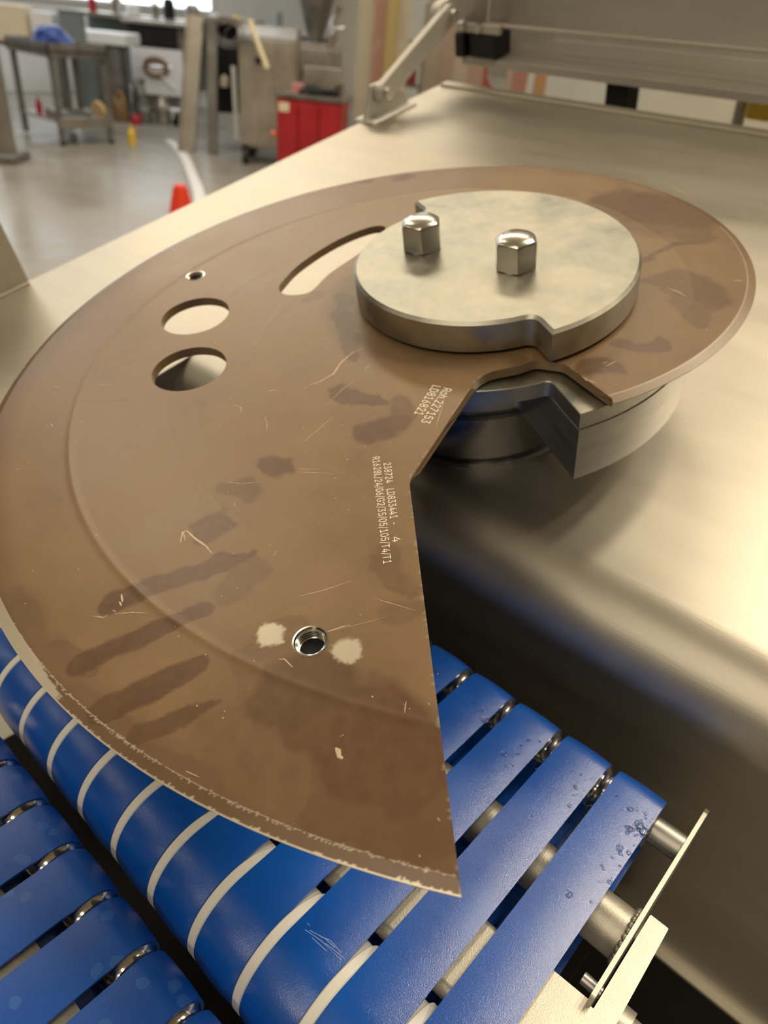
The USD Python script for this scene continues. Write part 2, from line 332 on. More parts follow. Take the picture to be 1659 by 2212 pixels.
for d_ in (.0004, .0008, .0013, .0019, .0026, .0033, .0040, .0046, .0050, .00525, .0056, .0061, .0068):
    tt = np.linspace(T0 + .001, T1 - .001, 2800); q = np.c_[(rim(tt) - d_) * np.cos(tt), (rim(tt) - d_) * np.sin(tt)]; rows.append(q[shapely.contains_xy(full.buffer(-.0003), q[:, 0], q[:, 1])])
loops = [bound] + holes
P2 = np.vstack(loops + [G] + rows)
tri = Delaunay(P2).simplices
cen = P2[tri].mean(1); shapely.prepare(full)
tri = tri[shapely.contains_xy(full, cen[:, 0], cen[:, 1])]
e1, e2 = P2[tri[:, 1]] - P2[tri[:, 0]], P2[tri[:, 2]] - P2[tri[:, 0]]; area = e1[:, 0] * e2[:, 1] - e1[:, 1] * e2[:, 0]
tri = np.where((area < 0)[:, None], tri[:, [0, 2, 1]], tri)
zt, aa, rr_, dd = top_z(P2)
V = np.c_[P2, zt]; Fc = [tri]
# underside and walls: the cutting rim is thin, the long lower notch edge is undercut
THK = .0058
def add_wall(idx, off, zb):
    global V
    Pn = P2[idx]; e = np.roll(Pn, -1, 0) - np.roll(Pn, 1, 0); nr = np.c_[e[:, 1], -e[:, 0]]; nr /= np.maximum(np.linalg.norm(nr, axis=1, keepdims=True), 1e-12)
    q = Pn - nr * off[:, None]; b0 = len(V); tops = len(V) + len(idx)
    V = np.vstack([V, np.c_[Pn, zt[idx]], np.c_[q, zb]]); k = np.arange(len(idx)); j = (k + 1) % len(idx)
    Fc.append(np.c_[b0 + k, tops + k, b0 + j]); Fc.append(np.c_[b0 + j, tops + k, tops + j])
    return tops
nb = len(bound); idx = np.arange(nb); off = np.zeros(nb); zb = zt[idx] - .0005
isn = idx >= len(outer); bp_ = P2[idx]
up = np.clip((bp_[:, 1] + .178) / .02, 0, 1)                       # 1 on the short upper notch edges, 0 on the long lower edge
zb[isn] = zt[idx][isn] - (.0007 + (THK - .0007) * up[isn] * np.clip((.1443 - rr_[idx][isn]) / .02, .15, 1))
ta0 = add_wall(idx, off, zb)
bot_ids = []
k0 = nb
for h_ in holes:
    hi = np.arange(k0, k0 + len(h_)); k0 += len(h_)
    add_wall(hi[::-1] if False else hi[::-1], np.zeros(len(h_)), zt[hi[::-1]] - THK)
# lower skin
under_z = np.where(dd < .05, zt - .0005 - (THK - .0005) * np.clip(dd / .03, 0, 1), zt - THK)
lz = np.array([LineString(np.vstack([tipL, kink])).distance(Point(*p)) if (p[0] > .06 and p[1] < -.15) else 1.0 for p in P2])
under_z = np.maximum(under_z, zt - .0007 - (THK - .0007) * np.clip(lz / .012, 0, 1))
b0 = len(V); V = np.vstack([V, np.c_[P2, under_z]]); Fc.append(tri[:, ::-1] + b0)
blade_mesh = trimesh.Trimesh(V, np.vstack(Fc), process=False)

# wear pattern on the coating (in plan, metres)
def fb(p, s, seed): return meshkit.fbm(np.c_[p * s, np.zeros(len(p))], 4, seed)
def capsule(p, a, b, w0, w1):
    a, b = np.asarray(a), np.asarray(b); d = b - a; L = np.linalg.norm(d); u = ((p - a) @ d) / L ** 2; q = a + np.clip(u, 0, 1)[:, None] * d
    w = w0 + (w1 - w0) * np.clip(u, 0, 1); return np.hypot(*(p - q).T) / w
pw = P2 + .0022 * (np.c_[fb(P2, 90, 1), fb(P2, 90, 2)] - .5) * 2
grease = np.zeros(len(P2)); softm = lambda x, s=.10: np.clip((1 + s - x) / (2 * s), 0, 1)
SMEARS = [((0.0295, -0.307), (0.0517, -0.2597), 0.0057, 0.0059, 0.8), ((0.0485, -0.268), (0.0589, -0.2461), 0.0064, 0.0018, 0.8), ((0.0455, -0.333), (0.0662, -0.2816), 0.0057, 0.0045, 0.8), ((0.0736, -0.337), (0.0869, -0.2999), 0.007, 0.0048, 0.8), ((0.0939, -0.3342), (0.1009, -0.3173), 0.0052, 0.0039, 0.75), ((0.1008, -0.3194), (0.1069, -0.3055), 0.0039, 0.0011, 0.75), ((0.0314, -0.335), (0.0495, -0.3321), 0.0059, 0.0057, 0.45), ((0.0567, -0.3428), (0.0796, -0.3397), 0.0061, 0.0058, 0.45)]
for (a, b, w0, w1, k) in SMEARS: grease = np.maximum(grease, k * softm(capsule(pw, a, b, w0, w1)))
pw2 = P2 + .009 * (np.c_[fb(P2, 60, 3), fb(P2, 60, 4)] - .5) * 2
BLOBS = [((0.0204, -0.1999), (0.0212, -0.1993), 0.0073, 0.0073, 0.7), ((0.0151, -0.229), (0.0217, -0.2191), 0.0064, 0.0064, 0.5), ((0.0292, -0.2532), (0.0312, -0.241), 0.0071, 0.0078, 0.75), ((0.0636, -0.2691), (0.0658, -0.2574), 0.0083, 0.0095, 0.35), ((0.0038, -0.1379), (0.027, -0.1333), 0.0067, 0.0048, 0.75), ((0.0419, -0.1583), (0.0494, -0.1388), 0.0069, 0.0101, 0.75), ((0.0371, -0.1252), (0.0509, -0.133), 0.0075, 0.0073, 0.6), ((-0.0715, -0.0584), (-0.0487, -0.0783), 0.0069, 0.0084, 0.8), ((-0.044, -0.0818), (-0.012, -0.1041), 0.0081, 0.0041, 0.7), ((0.0187, 0.1561), (0.0583, 0.1645), 0.0287, 0.0336, 0.75), ((0.0478, 0.1371), (0.0812, 0.1395), 0.0204, 0.0139, 0.5), ((0.1123, -0.0033), (0.126, 0.0034), 0.0048, 0.0057, 0.7), ((0.1056, -0.0394), (0.1159, -0.0298), 0.0062, 0.0071, 0.75), ((0.0702, 0.0866), (0.0847, 0.1257), 0.003, 0.0038, 0.7), ((0.0991, 0.0718), (0.1265, 0.0655), 0.0134, 0.0148, 0.6), ((0.1153, 0.052), (0.1358, 0.0402), 0.0095, 0.0062, 0.5), ((0.0809, 0.0642), (0.0999, 0.0703), 0.0024, 0.003, 0.6), ((0.1271, -0.0677), (0.131, -0.065), 0.0039, 0.0024, 0.4), ((-0.1996, 0.0962), (-0.1893, 0.0971), 0.0069, 0.0049, 0.7), ((-0.1709, 0.1155), (-0.1667, 0.1199), 0.0071, 0.0071, 0.7), ((-0.0855, -0.0778), (-0.0867, -0.0679), 0.0046, 0.007, 0.4), ((0.1056, -0.2063), (0.1248, -0.2184), 0.0043, 0.0061, 0.35), ((0.1308, -0.2325), (0.1353, -0.2259), 0.006, 0.0048, 0.3), ((0.1015, -0.2848), (0.1048, -0.2619), 0.007, 0.0048, 0.35), ((0.129, -0.2842), (0.1757, -0.2796), 0.0203, 0.0252, 0.75), ((0.1706, -0.3096), (0.2046, -0.2889), 0.0108, 0.0135, 0.6), ((0.0649, -0.3518), (0.1277, -0.3329), 0.0106, 0.0094, 0.5), ((0.1299, -0.3176), (0.1633, -0.3158), 0.0096, 0.009, 0.4), ((-0.0128, -0.3318), (0.0232, -0.3415), 0.0059, 0.0055, 0.4)]
for (a, b, w0, w1, k) in BLOBS: grease = np.maximum(grease, k * softm(capsule(pw2, a, b, w0, w1), .18))
big = capsule(pw2, (.135, -.292), (.158, -.288), .034, .030); grease = np.maximum(grease, .62 * softm(big, .45) * (.6 + .7 * (fb(P2, 120, 9) - .3)))
grease *= .82 + .36 * (fb(P2, 260, 5) - .2)
rimband = np.clip((.022 - dd) / .016, 0, 1) * np.where((aa > 3.4), 1, .25); grease = np.maximum(grease, .45 * rimband)
bare = np.zeros(len(P2)); nz = fb(P2, 800, 6); n2 = fb(P2, 2000, 8)
lim = .00050 + .0007 * np.clip(nz - .46, 0, 1) * 4 * (aa > 3.9)
bare = np.maximum(bare, (dd < lim) * (aa > 3.5) * .95)
fullband = np.clip((np.radians(278.5) - aa) / .02, 0, 1) * np.clip((aa - np.radians(244)) / .25, 0, 1)
fullband = np.clip((np.radians(278.5) + .03 * (nz - .5) * (1 + 0) - .14 * np.clip(dd / .0052 - .55, 0, 1) - aa) / .008 + .5, 0, 1) * np.clip((aa - np.radians(244)) / .25, 0, 1)
bare = np.maximum(bare, .9 * fullband * (dd < .0054))
chips = (np.abs(dd - .0050) < .00022 + .0010 * np.clip(n2 - .55, 0, 1) * 3) * (n2 > .52) * (aa > np.radians(268)); bare = np.maximum(bare, .7 * chips); bare = np.maximum(bare, .6 * (np.abs(dd - .00525) < .0001) * (nz > .36) * (aa > np.radians(268)))
bare = np.maximum(bare, .35 * (np.abs(dd - .0052) < .0005) * (aa < np.radians(60)))
for c_, r_ in (((.0998, -.2719), .0058), ((.1304, -.2575), .0058), ((.1061, -.2705), .0012)):
    q = np.hypot(*(P2 + .0016 * (np.c_[fb(P2, 500, 11), fb(P2, 500, 12)] - .5) * 2 - c_).T) / r_; bare = np.maximum(bare, .95 * softm(q, .08))
nedge = np.zeros(len(P2)); nedge[:nb] = np.where(isn, .35 * (rng.random(nb) > .8), 0); bare = np.maximum(bare, nedge)
coat = np.c_[grease, bare, bare * .5]
nv = len(V); C3 = np.zeros((nv, 3)); C3[:len(P2)] = coat
w0_ = len(P2); C3[w0_:w0_ + nb, :] = 0
wl = np.where(isn, .05 + .6 * (1 - up) * (.5 + .5 * rng.random(nb)), .7); C3[w0_:w0_ + 2 * nb, 1] = np.r_[wl, wl]
blade = thing('slicing_blade', 'large brown coated spiral slicer blade with a notch, clamped over the steel housing', 'blade', (0, 0, BZ), 'M')
bm = blade_mesh.copy(); bm.apply_translation([0, 0, -BZ])
gb = usdkit.mesh(stage, path_of('blade_plate', blade), bm, M_blade, smooth=True)
pv = UsdGeom.PrimvarsAPI(gb).CreatePrimvar('coat', Sdf.ValueTypeNames.Color3fArray, 'vertex'); pv.Set([Gf.Vec3f(*map(float, c)) for c in C3])

def on_blade(p, lift=.00008):
    p = np.atleast_2d(p); return np.c_[p, top_z(p)[0] + lift]
def lettering(text, start, end, hgt, bold=False):
    s, e = np.asarray(start), np.asarray(end); L = np.linalg.norm(e - s); d = (e - s) / L; u = np.array([-d[1], d[0]])
    m = meshkit.text_mesh(text, hgt, .00012, bold); w = m.bounds[1][0]; v = m.vertices.copy(); xy = s + np.outer(v[:, 0] * L / w, d) + np.outer(v[:, 1], u)
    m.vertices = np.c_[xy, BZ + v[:, 2] + .00002]; return m
part('lettering', lettering('Roh.227153', (0.0513, -0.0982), (0.0606, -0.1295), 0.00507, False), M_letter, blade, label='pale engraved line reading Roh.227153')
part('lettering', lettering('LD816821', (0.0446, -0.0999), (0.053, -0.1263), 0.00507, False), M_letter, blade, label='pale engraved line reading LD816821')
part('lettering', lettering('238724', (0.0663, -0.1654), (0.0774, -0.1758), 0.00375, False), M_letter, blade, label='pale engraved line reading 238724')
part('lettering', lettering('LD833441', (0.0804, -0.1786), (0.0954, -0.1926), 0.00375, False), M_letter, blade, label='pale engraved line reading LD833441')
part('lettering', lettering('-', (0.0968, -0.194), (0.0983, -0.1954), 0.00375, False), M_letter, blade, label='pale engraved line reading -')
part('lettering', lettering('4', (0.1037, -0.2004), (0.1063, -0.2029), 0.00375, False), M_letter, blade, label='pale engraved line reading 4')
part('lettering', lettering('R1628L/24/06/G2/35/05/105/T4/T1', (0.0586, -0.1655), (0.1116, -0.215), 0.00375, False), M_letter, blade, label='pale engraved line reading R1628L/24/06/G2/35/05/105/T4/T1')
# threaded inserts
for c_, r_ in ((INS1, .0076), (INS2, .0068)):
    pr = [(r_ - .0002, BZ - .006), (r_ - .0002, BZ - .0004), (r_ + .00015, BZ + .0001), (r_ - .0006, BZ + .00015)]
    z = BZ - .0004; rr = r_ - .0008
    for k in range(4): pr += [(rr - .0002, z - .0004), (rr - .0012, z - .0008), (rr - .0002, z - .0012)]; z -= .0013
    pr += [(rr - .0012, BZ - .006), (r_ - .0002, BZ - .006)]
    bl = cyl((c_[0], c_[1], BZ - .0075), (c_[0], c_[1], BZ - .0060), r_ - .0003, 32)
    m = lathe(pr, 48); m.apply_translation([c_[0], c_[1], 0]); part('hole_shade_disc', bl, M_black, blade, label='black disc added for the shade below the open threaded hole'); part('threaded_insert', m, M_chrome, blade, label='bright threaded steel insert in the blade')  # black disc added in place of the shade seen through the hole
# scratches: hair-thin raised burrs, one joined part
SCR = [(0.0012, [(-0.0145, -0.095), (-0.0169, -0.1032), (-0.0152, -0.1149), (-0.0109, -0.1251), (-0.0122, -0.1354), (-0.0149, -0.1411)]), (0.0006, [(-0.0507, -0.1165), (-0.0444, -0.1043), (-0.0368, -0.0912)]), (0.0005, [(-0.0162, -0.1474), (-0.0136, -0.1424)]), (0.0008, [(-0.0313, -0.1594), (-0.0273, -0.155)]), (0.0007, [(-0.1262, -0.2171), (-0.1165, -0.2099)]), (0.0004, [(-0.1195, -0.2327), (-0.11, -0.2255), (-0.0964, -0.2146)]), (0.0006, [(-0.0393, -0.1803), (-0.0327, -0.1788), (-0.0281, -0.1819)]), (0.0009, [(0.0009, -0.1115), (0.0017, -0.1064)]), (0.0012, [(0.0254, -0.2643), (0.0207, -0.2597), (0.0218, -0.2577), (0.0285, -0.2583), (0.0374, -0.2581), (0.0435, -0.2592)]), (0.0008, [(0.021, -0.2594), (0.0263, -0.2621)]), (0.0007, [(0.029, -0.3151), (0.0334, -0.3126), (0.034, -0.3106)]), (0.0006, [(0.0357, -0.3086), (0.0418, -0.3028), (0.0478, -0.2988)]), (0.0014, [(0.0291, -0.3002), (0.0333, -0.3024)]), (0.001, [(0.0317, -0.3031), (0.0348, -0.3039)]), (0.0016, [(0.0336, -0.3077), (0.0353, -0.3073)]), (0.0007, [(0.1174, -0.2567), (0.1192, -0.2535), (0.1209, -0.2504), (0.1227, -0.2478)]), (0.0003, [(0.1171, -0.2575), (0.1271, -0.2428), (0.1336, -0.2327)]), (0.0007, [(0.1116, -0.2779), (0.1134, -0.2764), (0.1189, -0.2769)]), (0.0022, [(0.1562, -0.2898), (0.1578, -0.2899), (0.1595, -0.2912), (0.1611, -0.2909)]), (0.0006, [(0.1543, -0.2858), (0.155, -0.2843)]), (0.0006, [(0.164, -0.2609), (0.1657, -0.262), (0.1642, -0.2597)]), (0.0009, [(0.1655, -0.2617), (0.1668, -0.2635)]), (0.0008, [(0.171, -0.2547), (0.1722, -0.2552)]), (0.0005, [(0.1192, -0.3313), (0.1252, -0.3294)]), (0.0005, [(0.1573, -0.3225), (0.1595, -0.321)]), (0.0009, [(0.2006, -0.2853), (0.2017, -0.2854)]), (0.0006, [(0.0314, -0.1959), (0.0379, -0.192), (0.0425, -0.1882)]), (0.0005, [(0.0345, -0.1971), (0.0468, -0.189), (0.0524, -0.1862)]), (0.0006, [(0.034, -0.1901), (0.0364, -0.1896)]), (0.0005, [(0.0251, -0.231), (0.0282, -0.2327)]), (0.0005, [(0.0081, -0.2249), (0.0174, -0.2202), (0.0245, -0.2137)]), (0.0006, [(-0.0043, -0.184), (-0.0085, -0.1796), (-0.0137, -0.1768)]), (0.0008, [(0.1013, 0.0616), (0.1092, 0.0612), (0.1156, 0.0587)]), (0.0006, [(0.0937, 0.0583), (0.0989, 0.0602)]), (0.0008, [(0.1299, 0.0928), (0.135, 0.0946)]), (0.0007, [(0.1087, -0.0478), (0.1123, -0.049), (0.1177, -0.0474)]), (0.0009, [(0.1119, -0.0483), (0.1162, -0.0474)]), (0.0007, [(0.1138, -0.0312), (0.1157, -0.0245)]), (0.0006, [(0.1106, -0.0306), (0.1124, -0.0278)]), (0.0005, [(0.094, -0.2519), (0.1009, -0.2417), (0.107, -0.2305)]), (0.0005, [(0.0676, -0.2422), (0.0672, -0.239)]), (0.0004, [(0.0076, -0.1508), (0.0041, -0.1324), (0.0052, -0.1181)]), (0.0004, [(0.0203, -0.1806), (0.0179, -0.1537)]), (0.0005, [(-0.1381, -0.2298), (-0.1353, -0.2233)]), (0.0006, [(-0.1611, -0.2249), (-0.1587, -0.2239)]), (0.0006, [(-0.1526, -0.2281), (-0.15, -0.2275)]), (0.0006, [(-0.1501, -0.2334), (-0.1461, -0.233)]), (0.0006, [(-0.1174, -0.2579), (-0.1139, -0.2574)]), (0.0006, [(-0.1167, -0.2553), (-0.1128, -0.2556)]), (0.0005, [(-0.0972, -0.2884), (-0.0943, -0.2872)]), (0.0005, [(0.0583, -0.1624), (0.0599, -0.1635)]), (0.0004, [(0.0578, -0.1059), (0.0714, -0.1304)]), (0.0004, [(0.1196, -0.232), (0.1399, -0.2253)]), (0.0005, [(0.0233, 0.2111), (0.0382, 0.2042), (0.0536, 0.1954)]), (0.0006, [(0.0039, 0.2142), (0.0103, 0.2134)])]
sm = []
for w, pts in SCR:
    p = np.asarray(pts); p = dens(list(p), .0015) if len(p) > 1 else p; p = np.vstack([p, pts[-1]])
    if len(p) < 2: continue
    tn = np.gradient(p, axis=0); tn /= np.maximum(np.linalg.norm(tn, axis=1, keepdims=True), 1e-9); nn = np.c_[-tn[:, 1], tn[:, 0]]
    ww = .8 * w * (.35 + .65 * np.sin(np.linspace(.15, PI - .15, len(p))))[:, None] * (.7 + .6 * rng.random((len(p), 1)))
    a, b = on_blade(p + nn * ww / 2, .00004), on_blade(p - nn * ww / 2, .00004); cc = on_blade(p, .00013); k = len(p)
    v = np.vstack([a, cc, b]); i = np.arange(k - 1)
    sm.append(trimesh.Trimesh(v, np.vstack([np.c_[i, k + i, i + 1], np.c_[i + 1, k + i, k + i + 1], np.c_[k + i, 2 * k + i, k + i + 1], np.c_[k + i + 1, 2 * k + i, 2 * k + i + 1]]), process=False))
for k in range(330):
    p = np.array([rng.uniform(-.25, .22), rng.uniform(-.34, .19)])
    if not full.buffer(-.004).contains(Point(*p)) or (np.hypot(*p) < .11): continue
    r_ = rng.uniform(.00012, .0004); q = ring(p, r_, 6); v = np.vstack([on_blade(q, .00002), on_blade(p[None], .00010)]); i = np.arange(6)
    sm.append(trimesh.Trimesh(v, np.c_[i, (i + 1) % 6, np.full(6, 6)], process=False))
part('scratches', sm, mat('scratch_burr', (.60, .47, .34), .5), blade, label='fine pale scratches and specks in the coating', kind='stuff')

# spacer and clamping disc
solo('spacer_ring', lathe([(0, -.0221), (.0775, -.0221), (.0775, -.0193), (0, -.0193)], 96), M_dark_shade, 'thin dark spacer ring between the clamping disc and the blade', 'spacer', (0, 0, -.0225), 'M')
t = thing('clamping_disc', 'thick stepped aluminium clamping disc bolted on the centre of the blade', 'disc', (0, 0, -.0192), 'M')
dpts = two_radius(.1008, .0800, rad(-28.8), rad(154.2), .006)
part('disc_body', bevel_prism(dpts, -.0192, 0, .0019), M_alu, t, smooth=35)
def bolt(cx, cy, phi, label):
    t = thing('hex_bolt', label, 'bolt', (cx, cy, 0), 'M')
    R_, hh = .0139, .0158
    hexp = [(R_ * math.cos(phi + k * PI / 3), R_ * math.sin(phi + k * PI / 3)) for k in range(6)]
    hx = Polygon(hexp).buffer(-.0011).buffer(.0011, quad_segs=4)
    q = np.array(hx.exterior.coords)[:-1]; q = dens(list(q) + [q[0]], .0012)
    rr = np.hypot(*q.T); ap = R_ * math.cos(PI / 6)
    rings = [np.c_[q, np.full(len(q), .0008)], np.c_[q, hh + .0006 - .55 * np.clip(rr - ap, 0, 1)]]
    for s, dz in ((.93, .0018), (.80, .0029), (.6, .0037), (.35, .0042), (.12, .0044)):
        qq = q / rr[:, None] * (ap * s + (rr[:, None] - ap) * max(0, s - .7)); rings.append(np.c_[qq, np.full(len(q), hh + dz)])
    m = loft(rings); m.apply_translation([cx, cy, 0]); part('bolt_head', m, M_bolt, t, smooth=40)
    w = lathe([(0, 0), (.0118, 0), (.0118, .0009), (0, .0009)], 40); w.apply_translation([cx, cy, 0]); part('washer_face', w, M_bolt, t)
bolt(-.0392, -.0082, rad(-50), 'domed hex bolt on the aluminium disc, nearer its notched left side')
bolt(.0280, .0022, rad(-50), 'domed hex bolt on the aluminium disc, nearer its front step')

# guard plate at the left edge
t = thing('side_guard_plate', 'upright grey steel guard plate on the left edge of the slicer housing', 'plate', (-.517, -.2, ZT), 'M')
part('plate', bev(-.522, -.518, -.42, -.1035, ZT, ZT + .16, .0008), M_table, t)
part('foot_flange', bev(-.518, -.510, -.42, -.106, ZT, ZT + .002, .0006), M_table, t)

# hinge arm and hood at the far side
t = thing('hinge_arm', 'slanted flat stainless hinge arm at the far left edge of the slicer housing', 'hinge arm', (-.51, .44, ZT), 'M')
def bar_yz(a, b, w, x0, x1, n=10):
    l = LineString([a, b]).buffer(w / 2, quad_segs=n); return prism_x(l, x0, x1)
part('foot_bracket', [prism_x([(.408, ZT), (.500, ZT), (.495, ZT + .012), (.452, ZT + .042), (.428, ZT + .042)], -.512, -.506), bev(-.53, -.49, .41, .50, ZT, ZT + .003, .001)], M_hood, t)
part('link_bar', bar_yz((.442, -.086), (.588, -.028), .026, -.504, -.494), M_hood, t)
for yz in ((.442, -.086), (.588, -.028)): part('pivot_bolt', cyl((-.514, yz[0], yz[1]), (-.486, yz[0], yz[1]), .0075), M_chrome, t)
part('upper_bar', bar_yz((.588, -.030), (.640, -.022), .034, -.520, -.505), M_hood, t)
part('clip_foot', bev(-.508, -.492, .408, .492, ZT, ZT + .004, .001), M_hood, t)

t = thing('guard_hood', 'open stainless guard hood with folded rim standing behind the slicer housing', 'hood', (-.1, .72, -.15), 'M')
part('floor_pan', bev(-.548, .75, .680, .80, -.1075, -.1045, .001), M_hood, t)
part('front_fold', bev(-.548, .75, .676, .681, -.116, -.104, .001), M_hood, t)
part('rear_panel', bev(-.46, .75, .80, .804, -.1045, .30, .001), M_hood, t)
part('end_panel', prism([(-.548, .682), (-.545, .680), (-.457, .80), (-.46, .802)], -.1045, .30), M_hood, t)
part('rim_bar', bev(-.50, .75, .676, .684, -.0625, -.0575, .0015), M_hood, t)
part('corner_bracket', [bev(-.552, -.47, .668, .676, -.070, -.058, .001), prism_x([(.676, -.060), (.72, -.060), (.72, .06), (.70, .06)], -.500, -.496)], M_hood, t)
for x in (-.536, -.505): part('bolt', cyl((x, .66, -.062), (x, .676, -.062), .006), M_chrome, t)
solo('rubber_buffer', [bev(-.553, -.535, .665, .70, -.104, -.071, .002), bev(-.525, -.478, .667, .71, -.102, -.071, .002)], M_black, 'black rubber buffer block under the left corner of the guard hood', 'rubber block', (-.515, .68, -.104), 'M')
solo('hood_post', bev(-.300, -.267, .690, .73, -.55, -.1076, .002), M_dark_shade, 'short black post holding the guard hood behind the housing', 'post', (-.283, .71, -.55), 'M')
t = thing('hanging_tag', 'white paper tag hanging below the left corner of the guard hood', 'tag', (-.50, .70, -.15), 'M')
part('tag_card', cyl((-.497, .700, -.134), (-.497, .7015, -.134), .019, 28), mat('white_card', (.88, .88, .94), .6), t)
part('tag_hook', cyl((-.497, .7005, -.1085), (-.497, .7005, -.118), .003), M_black, t)

# ================================================================== conveyors (world frame)
PITCH, BW = .0318, .0263
def loop_profile(y1, z1, r1, y2, z2, r2, th):
    a = Point(y1, z1).buffer(r1, quad_segs=24); b = Point(y2, z2).buffer(r2, quad_segs=24); o = MultiPoint(list(a.exterior.coords) + list(b.exterior.coords)).convex_hull
    return o.difference(o.buffer(-th))
def crowned(profile, x0, x1, th, crown, n=260, nx=9):
    """belt loop extruded along x with a slightly convex skin"""
    ex_ = profile.exterior; s_ = np.linspace(0, ex_.length, n, endpoint=False); P = np.array([ex_.interpolate(v).coords[0] for v in s_])
    e = np.roll(P, -1, 0) - np.roll(P, 1, 0); nr = np.c_[e[:, 1], -e[:, 0]]; nr /= np.linalg.norm(nr, axis=1, keepdims=True)
    if not ex_.is_ccw: nr = -nr
    us = np.linspace(-1, 1, nx); R_ = []
    for u in us: o = -crown * u * u; q = P + nr * o; R_.append(np.c_[np.full(n, (x0 + x1) / 2 + u * ((x1 - x0) / 2 - .0002 * 0)), q])
    for u in us[::-1]: q = P - nr * (th + crown * 1.0); R_.append(np.c_[np.full(n, (x0 + x1) / 2 + u * (x1 - x0) / 2), q])
    R_.append(R_[0]); m = loft(R_, cap=False)
    if not ex_.is_ccw: m.invert()
    return m
NY, NZ, NR = -.1255, -.2105, .0145
WY, WZ, WR = -.2920, -.2300, .0300
LY, LZ, LR = -.3440, -.2275, .0145
pr = loop_profile(NY, NZ, NR, WY, WZ, WR, .0016)
ORD = ['last', 'second', 'third', 'fourth', 'fifth', 'sixth', 'seventh', 'eighth', 'ninth', 'tenth', 'eleventh', 'twelfth']
belts = []
for k in range(12):
    x1 = .2465 - PITCH * k
    lab = 'blue conveyor belt at the right-hand end, beside the side plate, wet with droplets' if k == 0 else f'{ORD[k]} blue belt from the right-hand side plate on the conveyor with white roller rings'
    b = thing('conveyor_belt', lab, 'conveyor belt', (x1 - BW / 2, -.2, -.23), 'W', 'blue belts of the front conveyor')
    part('belt_loop', crowned(pr, x1 - BW, x1, .0014, .0007), M_belt, b, smooth=40)
    belts.append((b, x1))
def top_at(y): return NZ + NR + (y - NY) / (WY - NY) * (WZ + WR - NZ - NR)
M_water = mat('water', (.9, .95, 1.0), .03, 0, transmission_weight=1.0, ior=1.33)
for k, cnt in ((0, 46), (1, 16), (2, 10), (3, 8), (4, 6)):
    b, x1 = belts[k]; dm = []
    for _ in range(cnt):
        y = -.132 - abs(rng.normal(0, .030)); x = x1 - BW * np.clip(abs(rng.normal(.1, .28)), .05, .95); r_ = rng.choice([.0005, .0008, .0012, .0018, .0026], p=[.38, .3, .18, .1, .04])
        s = trimesh.creation.icosphere(2, 1.0); v = s.vertices; v[:, 2] = np.clip(v[:, 2], 0, 1) * .20; s.vertices = v * r_ + [x, y, top_at(y) + .00001 - .0007 * ((x - x1 + BW / 2) / (BW / 2)) ** 2]; dm.append(s)
    part('water_droplets', dm, M_water, b, smooth=True, label='flat clear water droplets on the belt', kind='stuff')
sc = []
for L in ([(.1602, -.2868), (.1639, -.2871)], [(.1616, -.2894), (.1698, -.2878), (.1810, -.2870)], [(.1632, -.2883), (.1705, -.2860), (.1758, -.2857)], [(.1661, -.2896), (.1718, -.2892), (.1744, -.2890)], [(.1684, -.2868), (.1724, -.2850), (.1791, -.2852)], [(.1718, -.2873), (.1810, -.2857)]):
    q = np.array(L); q = np.c_[q, [top_at(v[1]) - .0007 * ((v[0] - belts[2][1] + BW / 2) / (BW / 2)) ** 2 for v in q]]; q = dens(list(q), .002); sc.append(tube(np.vstack([q, np.array([[*L[-1], q[-1, 2]]])]), .00014, 5))
part('scuff_marks', sc, mat('belt_scuff', (.45, .55, .72), .5), belts[2][0], label='pale scuff scratches across the belt', kind='stuff')
LB = []
lp = loop_profile(LY, LZ, LR, -.70, LZ, LR, .0016)
LPIT, LBW = .0325, .0273
ORD2 = ['nearest the bottom edge of the photo', 'second', 'third', 'fourth', 'fifth', 'sixth', 'seventh']
for k in range(7):
    x1 = .177 - LPIT * k
    lab = 'spotted blue belt of the left conveyor, nearest the bottom edge of the picture' if k == 0 else f'{ORD[k]} spotted blue belt of the left conveyor counted from the bottom edge'
    b = thing('conveyor_belt', lab, 'conveyor belt', (x1 - LBW / 2, -.5, -.2275), 'W', 'blue belts of the left conveyor')
    part('belt_loop', crowned(lp, x1 - LBW, x1, .0014, .0005), M_belt_wet, b, smooth=40)
    LB.append(x1)
# rollers
def spool(edges, width, pitch_gap, r, dip, x_end):
    """profile along x: flat r under belts, a soft waist in each gap"""
    P = [(min(edges) - width - .02, 0), (min(edges) - width - .02, r)]
    for x1 in sorted(edges):
        P += [(x1, r)] + [(x1 + pitch_gap * s, r - dip * math.sin(PI * s)) for s in (.12, .3, .5, .7, .88)] + [(x1 + pitch_gap, r)]
    P = [p for p in P if p[0] <= x_end]; P += [(x_end, r), (x_end, 0)]; return P
t = thing('nose_roller', 'polished steel nose roller at the far end of the blue belts', 'roller', (.1, NY, NZ), 'W')
part('roller_body', lathe_x(spool([b[1] for b in belts[1:]], BW, PITCH - BW, NR - .0018, .0022, .2463), NY, NZ), M_chrome, t)
part('shaft_end', [lathe_x([(.2463, 0), (.2463, .0066), (.2475, .0072), (.262, .0072), (.262, 0)], NY - .001, NZ - .001)], M_turned, t, label='dull steel shaft stub beside the last belt')
t = thing('nose_roller', 'polished steel nose roller at the right end of the left conveyor', 'roller', (.05, LY, LZ), 'W')
part('roller_body', lathe_x(spool(LB, LBW, LPIT - LBW, LR - .0018, .0015, .185), LY, LZ), M_chrome, t)
t = thing('drive_roller', 'thick white plastic drive roller under the left end of the front belts', 'roller', (.1, WY, WZ), 'W')
part('roller_core', lathe_x([(-.14, 0), (-.14, WR - .0022), (.2398, WR - .0022), (.2398, 0)], WY, WZ, 64), M_white, t)
